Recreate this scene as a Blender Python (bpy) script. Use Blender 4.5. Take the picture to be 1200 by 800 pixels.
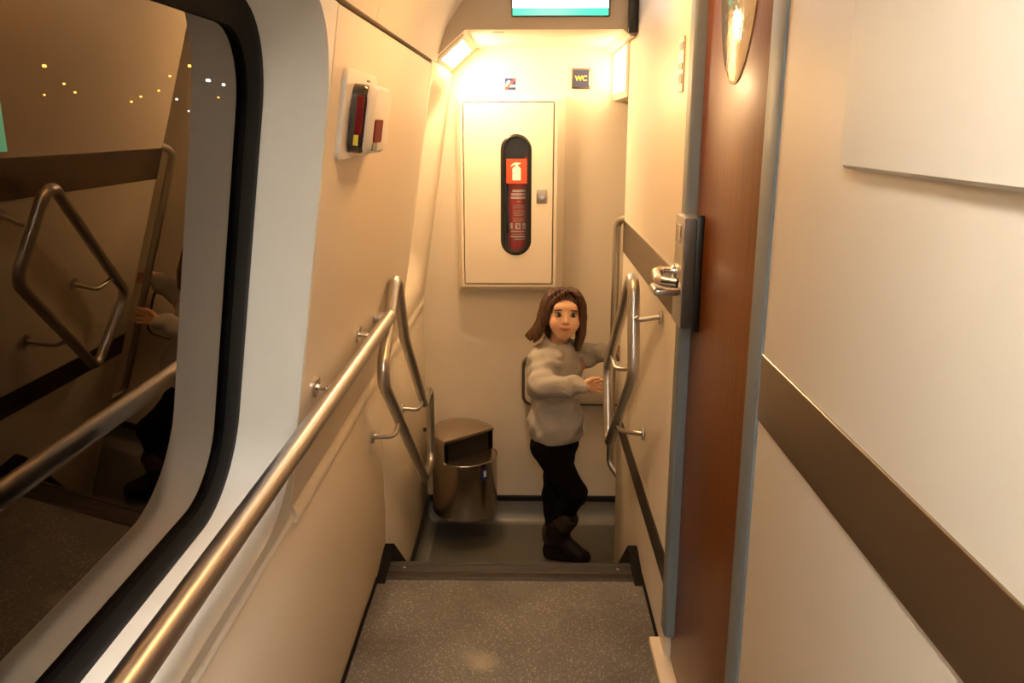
import bpy, bmesh, math, random
import numpy as np
from mathutils import Vector, Matrix
random.seed(4)
for o in list(bpy.data.objects): bpy.data.objects.remove(o)
scene = bpy.context.scene
COL = scene.collection
# ------------------------------------------------------------------ camera
FPX, PITCH, YAW, CAMH = 987.0, math.radians(14.4), math.radians(1.012), 1.40
cd = bpy.data.cameras.new('camera'); cam = bpy.data.objects.new('camera', cd); COL.objects.link(cam)
cd.sensor_width = 36.0; cd.lens = FPX / 1200 * 36.0; cd.clip_start = .02; cd.clip_end = 300
cam.location = (0, 0, CAMH); cam.rotation_euler = (math.pi/2 - PITCH, 0, YAW)
scene.camera = cam
# ------------------------------------------------------------------ world, exposure
w = bpy.data.worlds.new('night'); scene.world = w; w.use_nodes = True
w.node_tree.nodes['Background'].inputs[0].default_value = (.006, .008, .012, 1)
w.node_tree.nodes['Background'].inputs[1].default_value = .08
vs = scene.view_settings
vs.view_transform = 'Standard'; vs.look = 'None'; vs.gamma = 1; vs.use_curve_mapping = False
vs.exposure = 1.0
LAMP_COL = (1.0, .66, .34); LAMP_POWER = 40.0       # lamp in the slanted corner over the stair (emission strength)
PASS_POWER = 5.0                                    # small lamp over the side passage
CEIL_COL = (1.0, .97, .91); CEIL_POWER = 21.0        # corridor ceiling lamp
WARM_COL = (1.0, .52, .18); WARM_POWER = 10.0        # ceiling lamp over the stair head
# ------------------------------------------------------------------ pixel -> point helpers (1200 x 800)
_fw = np.array([-math.sin(YAW)*math.cos(PITCH), math.cos(YAW)*math.cos(PITCH), -math.sin(PITCH)])
_rt = np.array([math.cos(YAW), math.sin(YAW), 0]); _up = np.cross(_rt, _fw)
def ray(x, y): return (x-600)/FPX*_rt + (400-y)/FPX*_up + _fw
def atY(x, y, v):
    d = ray(x, y); return Vector(d*(v/d[1]) + np.array([0, 0, CAMH]))
def atX(x, y, v):
    d = ray(x, y); return Vector(d*(v/d[0]) + np.array([0, 0, CAMH]))
# ------------------------------------------------------------------ materials
def mat(name, col, rough=.5, metal=0., noise=0., nscale=30., bump=0., bscale=200., stretch=(1,1,1), coat=0., spec=.5, emit=None, estr=0., sss=0., aniso=0.):
    m = bpy.data.materials.new(name); m.use_nodes = True
    nt = m.node_tree; b = nt.nodes['Principled BSDF']
    b.inputs['Base Color'].default_value = (*col, 1); b.inputs['Roughness'].default_value = rough
    b.inputs['Metallic'].default_value = metal; b.inputs['Specular IOR Level'].default_value = spec
    b.inputs['Coat Weight'].default_value = coat; b.inputs['Coat Roughness'].default_value = .12
    if sss:
        b.inputs['Subsurface Weight'].default_value = sss; b.inputs['Subsurface Radius'].default_value = (.01, .004, .002)
    if emit:
        b.inputs['Emission Color'].default_value = (*emit, 1); b.inputs['Emission Strength'].default_value = estr
    if noise or bump:
        tc = nt.nodes.new('ShaderNodeTexCoord'); mp = nt.nodes.new('ShaderNodeMapping')
        mp.inputs['Scale'].default_value = stretch; nt.links.new(tc.outputs['Object'], mp.inputs['Vector'])
    if noise:
        n = nt.nodes.new('ShaderNodeTexNoise'); n.inputs['Scale'].default_value = nscale; n.inputs['Detail'].default_value = 5
        nt.links.new(mp.outputs[0], n.inputs['Vector'])
        r = nt.nodes.new('ShaderNodeMix'); r.data_type = 'RGBA'
        r.inputs[6].default_value = (*[max(0, c*(1-noise)) for c in col], 1)
        r.inputs[7].default_value = (*[min(1, c*(1+noise)) for c in col], 1)
        nt.links.new(n.outputs['Fac'], r.inputs[0]); nt.links.new(r.outputs[2], b.inputs['Base Color'])
    if bump:
        n2 = nt.nodes.new('ShaderNodeTexNoise'); n2.inputs['Scale'].default_value = bscale; n2.inputs['Detail'].default_value = 4
        nt.links.new(mp.outputs[0], n2.inputs['Vector'])
        bp = nt.nodes.new('ShaderNodeBump'); bp.inputs['Strength'].default_value = bump; bp.inputs['Distance'].default_value = .004
        nt.links.new(n2.outputs['Fac'], bp.inputs['Height']); nt.links.new(bp.outputs[0], b.inputs['Normal'])
    return m
def glass_mat(name, tint, gain, ior=1.5, refl=(1, 1, 1)):
    m = bpy.data.materials.new(name); m.use_nodes = True; nt = m.node_tree; nt.nodes.clear()
    out = nt.nodes.new('ShaderNodeOutputMaterial'); mx = nt.nodes.new('ShaderNodeMixShader')
    tr = nt.nodes.new('ShaderNodeBsdfTransparent'); tr.inputs[0].default_value = (*tint, 1)
    gl = nt.nodes.new('ShaderNodeBsdfGlossy'); gl.inputs['Roughness'].default_value = .0; gl.inputs[0].default_value = (*refl, 1)
    fr = nt.nodes.new('ShaderNodeFresnel'); fr.inputs[0].default_value = ior
    mu = nt.nodes.new('ShaderNodeMath'); mu.operation = 'MULTIPLY'; mu.inputs[1].default_value = gain; mu.use_clamp = True
    nt.links.new(fr.outputs[0], mu.inputs[0]); nt.links.new(mu.outputs[0], mx.inputs[0])
    nt.links.new(tr.outputs[0], mx.inputs[1]); nt.links.new(gl.outputs[0], mx.inputs[2]); nt.links.new(mx.outputs[0], out.inputs[0])
    return m
M = {}
M['wall'] = mat('cream_laminate', (.75, .665, .545), .42, noise=.02, nscale=3, bump=.02, bscale=300, spec=.4)
M['surround'] = mat('pale_window_surround', (.78, .755, .70), .42, noise=.015, nscale=3)
M['ceil'] = mat('ceiling_white', (.74, .69, .61), .55, noise=.015, nscale=4)
M['bulk'] = mat('bulkhead_beige', (.60, .54, .45), .5, noise=.02, nscale=4)
M['black'] = mat('black_rubber', (.008, .008, .008), .35, bump=.05, bscale=150)
M['gasket'] = mat('matt_black_gasket', (.0015, .0015, .002), .6, noise=.1, nscale=40, spec=.1)
M['rub2'] = mat('dark_rubber_skirt', (.006, .005, .004), .8, noise=.2, nscale=60, spec=.15)
M['steel'] = mat('brushed_steel_tube', (.53, .51, .485), .33, 1.0, noise=.06, nscale=40, stretch=(1, 1, 1))
M['steel_band'] = mat('brushed_steel_band', (.31, .26, .21), .27, 1.0, noise=.08, nscale=60, stretch=(1, .05, 6))
M['dark_band'] = mat('dark_reflection_and_slot', (.035, .028, .022), .35, 0., noise=.15, nscale=20)  # steel strip's reflection of the dark floor put into the colour; also vent slot
M['bin'] = mat('brushed_steel_bin', (.52, .45, .37), .26, 1.0, noise=.07, nscale=50, stretch=(1, 1, .05))
M['alu'] = mat('grey_aluminium_frame', (.19, .22, .235), .45, .1, noise=.04, nscale=30)
M['chrome'] = mat('chrome', (.62, .58, .53), .14, 1.0, noise=.04, nscale=60)
M['dplate'] = mat('dark_lock_case', (.10, .082, .068), .35, .5, noise=.1, nscale=50)
M['white'] = mat('white_plastic', (.78, .76, .72), .35, noise=.02, nscale=20)
M['sill'] = mat('cream_door_sill', (.72, .62, .48), .5, noise=.04, nscale=30)
M['lfloor'] = mat('grey_landing_lino', (.105, .10, .082), .33, noise=.18, nscale=14, bump=.04, bscale=60)
M['cove'] = mat('grey_cove_base', (.20, .195, .175), .34, noise=.12, nscale=12)
M['noser'] = mat('worn_metal_nosing', (.030, .022, .015), .45, .2, noise=.5, nscale=70, bump=.3, bscale=160)
M['red'] = mat('red_enamel', (.62, .030, .015), .28, noise=.05, nscale=20, coat=.4)
M['redsign'] = mat('red_sign', (.80, .075, .025), .45, noise=.02, nscale=20)
M['signwhite'] = mat('sign_white', (.85, .83, .78), .5, noise=.02, nscale=20)
M['blue'] = mat('sign_blue', (.012, .03, .17), .4, noise=.05, nscale=20)
M['slate'] = mat('sign_slate_blue', (.045, .058, .13), .4, noise=.05, nscale=20)
M['yellow'] = mat('sign_yellow', (.85, .76, .08), .45, noise=.02, nscale=20)
M['signred'] = mat('sign_red_stroke', (.75, .06, .06), .45, noise=.02, nscale=20)
M['inside'] = mat('cabinet_inside', (.10, .09, .085), .6, noise=.1, nscale=20)
M['lens'] = mat('smoked_cover', (.035, .03, .03), .12, noise=.1, nscale=20, coat=.6)
M['dred'] = mat('dark_red_plastic', (.17, .004, .004), .6, noise=.1, nscale=40, spec=.2)
M['skin'] = mat('skin', (.70, .41, .25), .5, noise=.05, nscale=60, bump=.03, bscale=600, sss=.12)
M['lip'] = mat('lip', (.50, .17, .13), .45, noise=.05, nscale=200)
M['mouth'] = mat('mouth_dark', (.12, .03, .025), .5, noise=.05, nscale=200)
M['brow'] = mat('brow_hair', (.075, .032, .014), .7, noise=.2, nscale=300)
M['eyew'] = mat('eye_white', (.50, .44, .38), .2, noise=.02, nscale=60)
M['iris'] = mat('iris_brown', (.028, .012, .006), .12, noise=.2, nscale=200)
M['hair'] = mat('brown_hair', (.062, .023, .008), .40, noise=.8, nscale=45, bump=1.0, bscale=60, stretch=(4, 4, .35))
M['fleece'] = mat('grey_fleece', (.42, .39, .35), .95, noise=.14, nscale=90, bump=.6, bscale=260, spec=.2)
M['emblem'] = mat('pink_emblem', (.42, .20, .16), .9, noise=.2, nscale=300)
M['trouser'] = mat('black_trousers', (.003, .002, .0018), .9, noise=.2, nscale=80, bump=.2, bscale=200, spec=.15)
M['boot'] = mat('dark_brown_boot', (.008, .004, .003), .6, noise=.3, nscale=60, spec=.3)
M['bootcuff'] = mat('brown_boot_cuff', (.030, .016, .011), .8, noise=.3, nscale=120)
M['screen'] = mat('screen_white', (.02, .02, .02), .2, noise=.02, nscale=5, emit=(.92, .96, 1.0), estr=1.6)
M['screeng'] = mat('screen_green', (.02, .02, .02), .2, noise=.02, nscale=5, emit=(.06, .62, .40), estr=.9)
M['lamp'] = mat('warm_diffuser', (.9, .85, .75), .4, noise=.01, nscale=5, emit=LAMP_COL, estr=LAMP_POWER)
M['plamp'] = mat('passage_diffuser', (.9, .85, .75), .4, noise=.01, nscale=5, emit=LAMP_COL, estr=PASS_POWER)
M['wlamp'] = mat('warm_ceiling_diffuser', (.9, .85, .75), .4, noise=.01, nscale=5, emit=WARM_COL, estr=WARM_POWER)
M['clamp'] = mat('ceiling_diffuser', (.9, .88, .85), .4, noise=.01, nscale=5, emit=CEIL_COL, estr=CEIL_POWER)
M['exit'] = mat('green_sign_face', (.01, .1, .05), .3, noise=.02, nscale=5, emit=(.03, .50, .25), estr=.28)
M['sodium'] = mat('sodium_bulb', (.5, .3, .1), .4, noise=.01, nscale=5, emit=(1, .50, .08), estr=2.2)
M['ledw'] = mat('white_bulb', (.5, .5, .5), .4, noise=.01, nscale=5, emit=(.75, .92, 1), estr=2.0)
M['pole'] = mat('lamp_pole', (0, 0, 0), 1., noise=.1, nscale=5, spec=0.)
M['ground'] = mat('dark_ballast', (0, 0, 0), 1., noise=.1, nscale=8, spec=0.)
M['pane'] = glass_mat('window_glass', (.80, .80, .78), 1.35, 1.55, (1, .86, .72))
M['panein'] = glass_mat('window_glass_inner_face', (1, 1, 1), 0.0)
M['cabglass'] = glass_mat('cabinet_glass', (.9, .9, .9), .6)
M['ovalglass'] = mat('frosted_oval_mirror', (.72, .68, .58), .06, .8, noise=.05, nscale=20, bump=.25, bscale=60)
# wood veneer: fine vertical grain
def wood():
    m = bpy.data.materials.new('cherry_veneer'); m.use_nodes = True; nt = m.node_tree; b = nt.nodes['Principled BSDF']
    tc = nt.nodes.new('ShaderNodeTexCoord'); mp = nt.nodes.new('ShaderNodeMapping'); mp.inputs['Scale'].default_value = (30, 30, .7)
    n = nt.nodes.new('ShaderNodeTexNoise'); n.inputs['Scale'].default_value = 4; n.inputs['Detail'].default_value = 8; n.inputs['Roughness'].default_value = .6
    cr = nt.nodes.new('ShaderNodeValToRGB'); e = cr.color_ramp.elements
    e[0].position = .28; e[0].color = (.110, .023, .001, 1); e[1].position = .75; e[1].color = (.225, .066, .003, 1)
    nt.links.new(tc.outputs['Object'], mp.inputs[0]); nt.links.new(mp.outputs[0], n.inputs['Vector'])
    nt.links.new(n.outputs['Fac'], cr.inputs[0]); nt.links.new(cr.outputs[0], b.inputs['Base Color'])
    b.inputs['Roughness'].default_value = .36; b.inputs['Coat Weight'].default_value = .12; b.inputs['Specular IOR Level'].default_value = .3; b.inputs['Coat Roughness'].default_value = .2
    return m
M['wood'] = wood()
# speckled floor lino with a few stains
def lino():
    m = bpy.data.materials.new('speckled_lino'); m.use_nodes = True; nt = m.node_tree; b = nt.nodes['Principled BSDF']
    tc = nt.nodes.new('ShaderNodeTexCoord')
    n0 = nt.nodes.new('ShaderNodeTexNoise'); n0.inputs['Scale'].default_value = 45; n0.inputs['Detail'].default_value = 3
    ad = nt.nodes.new('ShaderNodeVectorMath'); ad.operation = 'MULTIPLY_ADD'
    ad.inputs[1].default_value = (.03, .03, .03)
    nt.links.new(tc.outputs['Object'], n0.inputs['Vector']); nt.links.new(n0.outputs['Color'], ad.inputs[0]); nt.links.new(tc.outputs['Object'], ad.inputs[2])
    v = nt.nodes.new('ShaderNodeTexVoronoi'); v.inputs['Scale'].default_value = 120
    nt.links.new(ad.outputs[0], v.inputs['Vector'])
    cr = nt.nodes.new('ShaderNodeValToRGB'); e = cr.color_ramp.elements
    e[0].position = .14; e[0].color = (.32, .285, .235, 1); e[1].position = .40; e[1].color = (.125, .113, .098, 1)
    nt.links.new(v.outputs['Distance'], cr.inputs[0])
    n1 = nt.nodes.new('ShaderNodeTexNoise'); n1.inputs['Scale'].default_value = 4.5; n1.inputs['Detail'].default_value = 6
    nt.links.new(tc.outputs['Object'], n1.inputs['Vector'])
    cr2 = nt.nodes.new('ShaderNodeValToRGB'); cr2.color_ramp.elements[0].position = .30; cr2.color_ramp.elements[0].color = (.62, .60, .58, 1)
    cr2.color_ramp.elements[1].position = .60; cr2.color_ramp.elements[1].color = (1, 1, 1, 1)
    nt.links.new(n1.outputs['Fac'], cr2.inputs[0])
    mx = nt.nodes.new('ShaderNodeMix'); mx.data_type = 'RGBA'; mx.blend_type = 'MULTIPLY'; mx.inputs[0].default_value = 1
    nt.links.new(cr.outputs[0], mx.inputs[6]); nt.links.new(cr2.outputs[0], mx.inputs[7])
    last = mx.outputs[2]
    def spot(x, y, r, col):
        nonlocal last
        s = nt.nodes.new('ShaderNodeVectorMath'); s.operation = 'DISTANCE'; s.inputs[1].default_value = (x, y, 0)
        nt.links.new(ad.outputs[0], s.inputs[0])
        mr = nt.nodes.new('ShaderNodeMapRange'); mr.inputs[1].default_value = r*.2; mr.inputs[2].default_value = r; mr.inputs[3].default_value = .75; mr.inputs[4].default_value = 0
        nt.links.new(s.outputs['Value'], mr.inputs[0])
        k = nt.nodes.new('ShaderNodeMix'); k.data_type = 'RGBA'; k.inputs[7].default_value = (*col, 1)
        nt.links.new(mr.outputs[0], k.inputs[0]); nt.links.new(last, k.inputs[6]); last = k.outputs[2]
    for s in SPOTS: spot(*s)
    nt.links.new(last, b.inputs['Base Color']); b.inputs['Roughness'].default_value = .55
    return m
# ------------------------------------------------------------------ object helpers
ORG = {}
def raw(verts, faces, smooth=None):
    me = bpy.data.meshes.new('m'); me.from_pydata([tuple(v) for v in verts], [], [tuple(f) for f in faces]); me.update()
    bm = bmesh.new(); bm.from_mesh(me); bmesh.ops.recalc_face_normals(bm, faces=bm.faces); bm.to_mesh(me); bm.free()
    return me
def obj(name, me, m, parent=None, label=None, cat=None, group=None, kind=None, ang=35):
    """links a mesh given in world coordinates as one object, origin at its base"""
    n = len(me.vertices); co = np.empty(n*3, np.float32); me.vertices.foreach_get('co', co); co = co.reshape(-1, 3)
    lo, hi = co.min(0), co.max(0); org = np.array([(lo[0]+hi[0])/2, (lo[1]+hi[1])/2, lo[2]])
    co = co - org; me.vertices.foreach_set('co', co.astype(np.float32).ravel()); me.update()
    o = bpy.data.objects.new(name, me); me.name = name; COL.objects.link(o)
    for mm in (m if isinstance(m, (list, tuple)) else [m]): me.materials.append(mm)
    if ang:
        me.polygons.foreach_set('use_smooth', [True]*len(me.polygons)); me.set_sharp_from_angle(angle=math.radians(ang))
    ORG[o.name] = Vector(org.tolist())
    if parent is not None:
        o.parent = parent; o.location = ORG[o.name] - ORG[parent.name]
    else: o.location = ORG[o.name]
    tag(o, label, cat, group, kind); return o
def tag(o, label=None, cat=None, group=None, kind=None):
    if label: o['label'] = label
    if cat: o['category'] = cat
    if group: o['group'] = group
    if kind: o['kind'] = kind
def empty(name, loc, label=None, cat=None, group=None, kind=None):
    o = bpy.data.objects.new(name, None); COL.objects.link(o); o.location = loc; o.empty_display_size = .05
    ORG[o.name] = Vector(loc); tag(o, label, cat, group, kind); return o
def join(*mes):
    V, F = [], []
    for me in mes:
        k = len(V); V += [v.co.copy() for v in me.vertices]; F += [[i+k for i in p.vertices] for p in me.polygons]
    me = bpy.data.meshes.new('m'); me.from_pydata(V, [], F); me.update(); return me
def box(x0, x1, y0, y1, z0, z1, bev=0., seg=2, fr=None):
    """axis box; fr = (origin, ux, uy, uz) maps local box coordinates into the world"""
    bm = bmesh.new(); bmesh.ops.create_cube(bm, size=1)
    for v in bm.verts:
        v.co = Vector(((v.co.x+.5)*(x1-x0)+x0, (v.co.y+.5)*(y1-y0)+y0, (v.co.z+.5)*(z1-z0)+z0))
    if bev: bmesh.ops.bevel(bm, geom=bm.edges[:], offset=bev, segments=seg, profile=.5, affect='EDGES')
    if fr:
        for v in bm.verts: v.co = fr[0] + fr[1]*v.co.x + fr[2]*v.co.y + fr[3]*v.co.z
        bmesh.ops.recalc_face_normals(bm, faces=bm.faces)
    me = bpy.data.meshes.new('m'); bm.to_mesh(me); bm.free(); return me
def fillet(pts, r, closed=False, n=8):
    P = [Vector(p) for p in pts]; out = []
    rr = r if isinstance(r, (list, tuple)) else [r]*len(P)
    for i, p in enumerate(P):
        if not closed and i in (0, len(P)-1): out.append(p); continue
        a, b = P[i-1]-p, P[(i+1) % len(P)]-p; la, lb = a.length, b.length; a.normalize(); b.normalize()
        th = a.angle(b)
        if th > math.pi-.02: out.append(p); continue
        t = min(rr[i]/math.tan(th/2), la*.49, lb*.49); R = t*math.tan(th/2)
        c = p + (a+b).normalized()*(R/math.sin(th/2)); s = p+a*t-c; e = p+b*t-c; ph = s.angle(e)
        for k in range(n+1):
            u = k/n; out.append(c + (s*math.sin((1-u)*ph)+e*math.sin(u*ph))/math.sin(ph))
    return out
def tube(pts, rad, closed=False, seg=14, cap=True, radii=None):
    P = [Vector(p) for p in pts]; n = len(P); V, F = [], []
    T = []
    for i in range(n):
        a = P[(i+1) % n] if (closed or i < n-1) else P[i]; b = P[i-1] if (closed or i > 0) else P[i]
        T.append((a-b).normalized())
    nrm = T[0].orthogonal().normalized(); N = [nrm]
    for i in range(1, n):
        q = T[i-1].rotation_difference(T[i]); nrm = q @ nrm; N.append(nrm)
    if closed:   # distribute twist
        q = T[-1].rotation_difference(T[0]); e = q @ N[-1]; tw = math.atan2(T[0].dot(e.cross(N[0])), e.dot(N[0]))
        N = [Matrix.Rotation(tw*i/n, 3, T[i]) @ N[i] for i in range(n)]
    for i in range(n):
        b = T[i].cross(N[i]); r = radii[i] if radii else rad
        for k in range(seg):
            t = 2*math.pi*k/seg; V.append(P[i] + (N[i]*math.cos(t)+b*math.sin(t))*r)
    m = n if closed else n-1
    for i in range(m):
        for k in range(seg):
            j = (i+1) % n; F.append((i*seg+k, i*seg+(k+1) % seg, j*seg+(k+1) % seg, j*seg+k))
    if not closed and cap: F += [list(range(seg))[::-1], [(n-1)*seg+k for k in range(seg)]]
    return raw(V, F)
def disc(c, axis, r, th, seg=24, bev=.25):
    a = Vector(axis).normalized(); c = Vector(c)
    return tube([c, c+a*th*.02, c+a*th*(1-bev), c+a*th], r, seg=seg, radii=[r, r, r, r*(1-.25*bev)])
def lathe(prof, c, seg=32, ax=Vector((0, 0, 1))):
    V, F = [], []; c = Vector(c)
    for (r, z) in prof:
        for k in range(seg):
            t = 2*math.pi*k/seg; V.append(c + Vector((r*math.cos(t), r*math.sin(t), z)))
    for i in range(len(prof)-1):
        for k in range(seg): F.append((i*seg+k, i*seg+(k+1) % seg, (i+1)*seg+(k+1) % seg, (i+1)*seg+k))
    F += [list(range(seg))[::-1], [(len(prof)-1)*seg+k for k in range(seg)]]
    return raw(V, F)
def prism(poly, fn, t0, t1):
    """2-D polygon extruded between t0 and t1; fn(u, v, t) -> world"""
    n = len(poly); V = [fn(u, v, t0) for u, v in poly] + [fn(u, v, t1) for u, v in poly]
    F = [list(range(n))[::-1], list(range(n, 2*n))] + [(i, (i+1) % n, n+(i+1) % n, n+i) for i in range(n)]
    return raw(V, F)
def rrect(u0, u1, v0, v1, r, n=8):
    out = []
    for cx, cy, a0 in ((u1-r, v1-r, 0), (u0+r, v1-r, 90), (u0+r, v0+r, 180), (u1-r, v0+r, 270)):
        for k in range(n+1):
            a = math.radians(a0+90*k/n); out.append((cx+r*math.cos(a), cy+r*math.sin(a)))
    return out
def rectmatch(u0, u1, v0, v1, inner, n=8):
    """points on a rectangle matched one to one with an rrect loop"""
    out = []; C = ((u1, v1), (u0, v1), (u0, v0), (u1, v0)); h = n//2
    for c in range(4):
        arc = inner[c*(n+1):(c+1)*(n+1)]; cu, cv = C[c]
        s = (cu, arc[0][1]) if c % 2 == 0 else (arc[0][0], cv); e = (arc[-1][0], cv) if c % 2 == 0 else (cu, arc[-1][1])
        for k in range(n+1):
            if k <= h: t = k/h; out.append((s[0]+(cu-s[0])*t, s[1]+(cv-s[1])*t))
            else: t = (k-h)/(n-h); out.append((cu+(e[0]-cu)*t, cv+(e[1]-cv)*t))
    return out
def loops(fn, LL, closeend=False, closestart=False):
    """LL: list of (loop, depth); bridges consecutive loops"""
    n = len(LL[0][0]); V, F = [], []
    for L, d in LL:
        V += [fn(u, v, d) for u, v in L]
    for i in range(len(LL)-1):
        for k in range(n): F.append((i*n+k, i*n+(k+1) % n, (i+1)*n+(k+1) % n, (i+1)*n+k))
    if closeend: F.append([(len(LL)-1)*n+k for k in range(n)])
    if closestart: F.append(list(range(n))[::-1])
    return raw(V, F)
def lerp_loop(A, B, t): return [(a[0]+(b[0]-a[0])*t, a[1]+(b[1]-a[1])*t) for a, b in zip(A, B)]
def text_mesh(s, size, fn, depth=.0006):
    c = bpy.data.curves.new('t', 'FONT'); c.body = s; c.size = size; c.align_x = 'CENTER'; c.align_y = 'CENTER'; c.offset = size*.022
    o = bpy.data.objects.new('t', c); COL.objects.link(o)
    dg = bpy.context.evaluated_depsgraph_get(); me0 = bpy.data.meshes.new_from_object(o.evaluated_get(dg))
    V = [fn(v.co.x, v.co.y, depth) for v in me0.vertices]; F = [list(p.vertices) for p in me0.polygons]
    bpy.data.objects.remove(o); bpy.data.meshes.remove(me0)
    return raw(V, F)
# ------------------------------------------------------------------ key dimensions
XL, XR = -.473, .373; LEDGE = .625; Y0 = -1.5; YB = 3.75; ZL = -.45; YE = 3.25; YBH = 3.05; NOSE = 2.50
LEAN_X, LEAN_Z, LEAN_K = -.470, LEDGE, .153; ZJ = 1.605
_ln = math.sqrt(1+LEAN_K**2); LN = Vector((1, 0, -LEAN_K))/_ln; LV = Vector((LEAN_K, 0, 1))/_ln
def lean(u, z, d):       # u along corridor, z height, d into the room along the wall normal
    return Vector((LEAN_X+LEAN_K*(z-LEAN_Z), u, z)) + LN*d
SPOTS = [(-.10, -.06, .0, (0, 0, 0))]
# floor object origin is its centre at its lowest z; stains are given relative to it
FY = (Y0+NOSE-.1)/2; FX = (XL+XR)/2
def spx(px, py):
    d = ray(px, py); t = -CAMH/d[2]; return d[0]*t-FX, d[1]*t-FY
SPOTS = [(*spx(573, 772), .055, (.36, .31, .22)), (*spx(515, 733), .012, (.03, .025, .02)), (*spx(487, 764), .03, (.10, .09, .08)),
         (*spx(618, 690), .07, (.11, .10, .085)), (*spx(612, 733), .03, (.10, .09, .08)), (*spx(560, 765), .05, (.25, .22, .17)), (*spx(720, 690), .06, (.12, .105, .09))]
M['lino'] = lino()
S = 'structure'
# ------------------------------------------------------------------ floor, steps, landing
fl = obj('floor', box(XL-.03, XR+.03, Y0, NOSE-.1, -.06, 0), M['lino'], label='speckled grey linoleum corridor floor', kind=S, ang=0)
# object coordinates start at the slab's underside: shift stains' z by using flat distance -> slab thickness is compensated here
for v in fl.data.vertices: v.co.z -= .06
fl.location.z += .06
# stair block down to the landing
P = [(NOSE-.1, -.012), (NOSE-.01, -.012), (NOSE-.01, -.15), (NOSE+.22, -.15), (NOSE+.22, -.30), (NOSE+.44, -.30), (NOSE+.44, -.51), (NOSE-.1, -.51)]
obj('trim_stair_treads', prism(P, lambda u, v, t: Vector((t, u, v)), XL-.03, XR+.03), M['lfloor'], label='grey linoleum treads stepping down to the landing', kind=S, ang=0)
ns = empty('trim_nosing', (FX, NOSE, -.02), 'worn dark metal nosing across the top stair edge', kind=S)
P = [(NOSE-.098, 0), (NOSE-.094, .005), (NOSE-.066, .005), (NOSE-.063, .003), (NOSE-.056, .003), (NOSE-.053, .006), (NOSE-.018, .006), (NOSE-.015, .011), (NOSE-.002, .011), (NOSE+.002, .006), (NOSE+.002, -.035), (NOSE-.006, -.035), (NOSE-.006, -.011), (NOSE-.098, -.011)]
obj('edge_profile', prism(P, lambda u, v, t: Vector((t, u, v)), XL+.012, XR-.012), M['noser'], ns)
for px in (474, 724):
    c = atY(px, 664.5, NOSE-.035); obj('screw', disc((c.x, NOSE-.035, .006), (0, 0, 1), .006, .002, 12), M['chrome'], ns)
obj('floor_landing', box(XL-.03, 1.3, NOSE+.40, YB+.02, ZL-.06, ZL), M['lfloor'], label='grey green linoleum landing at the stair foot', kind=S, ang=0)
# coved base along back wall and left wall of the landing
cv = [(0, 0), (.065, 0)] + [(.065-.05*math.sin(a), .05-.05*math.cos(a)) for a in [math.radians(k*15) for k in range(1, 7)]] + [(.013, .098), (0, .098)]
obj('baseboard_back', prism(cv, lambda u, v, t: Vector((t, YB-u, ZL+v)), XL, 1.3), M['cove'], label='grey coved skirting under the back wall', kind=S)
obj('baseboard_left', prism(cv, lambda u, v, t: Vector((XL+u*.75, t, ZL+v)), NOSE+.44, YB-.06), M['cove'], label='grey coved skirting of the left landing wall', kind=S)
obj('trim_back_seal', box(XL, 1.3, YB-.018, YB, ZL+.098, ZL+.125, .004), M['black'], label='black seal strip along the back wall base', kind=S)
obj('trim_left_seal', box(XL, XL+.016, NOSE+.40, YB, ZL+.098, ZL+.125, .004), M['black'], label='black seal strip along left landing wall', kind=S)
# black skirts that climb over the top step on both sides
for nm, xw, s in (('trim_skirt_left', XL, 1), ('trim_skirt_right', XR, -1)):
    up = [(2.375, 0.0), (2.545, .034), (2.575, .034), (3.02, -.33), (3.02, -.40), (2.575, -.03), (2.555, -.018), (2.42, -.018)]
    obj(nm, prism(up, lambda u, v, t, xw=xw, s=s: Vector((xw+s*t, u, v)), 0, .030), M['rub2'], label='black rubber stair skirt on the %s wall' % ('left' if s > 0 else 'right'), kind=S)
    obj('baseboard_'+('corridor_left' if s > 0 else 'corridor_right'), box(*sorted((xw, xw+s*.006)), Y0, 2.39, 0, .016, .002) if s > 0 else box(xw-.006, xw, 2.07, 2.42, 0, .016, .002), M['rub2'], label='thin dark skirting along the %s corridor floor edge' % ('left' if s > 0 else 'right'), kind=S)
# ------------------------------------------------------------------ left wall
wl = obj('wall_left', box(XL-.04, XL, Y0, 2.60, -.05, LEDGE, .004), M['wall'], label='cream lower wall panel along the left side of the corridor', kind=S)
obj('panel', box(XL-.04, XL+.0015, 2.603, YB, ZL, LEDGE+.01, .004), M['wall'], wl)
# ledge mouldings between lower and upper wall
obj('ledge_moulding', prism([(XL-.04, LEDGE), (XL+.004, LEDGE), (XL+.004, LEDGE+.006), (XL-.004, LEDGE+.022), (XL-.04, LEDGE+.024)], lambda u, v, t: Vector((u, t, v)), Y0, 1.555), M['surround'], wl)
obj('ledge_moulding', prism([(XL-.04, LEDGE-.01), (XL+.008, LEDGE-.01), (XL+.010, LEDGE), (XL+.006, LEDGE+.018), (XL-.004, LEDGE+.034), (XL-.04, LEDGE+.036)], lambda u, v, t: Vector((u, t, v)), 1.562, YB), M['wall'], wl)
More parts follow.
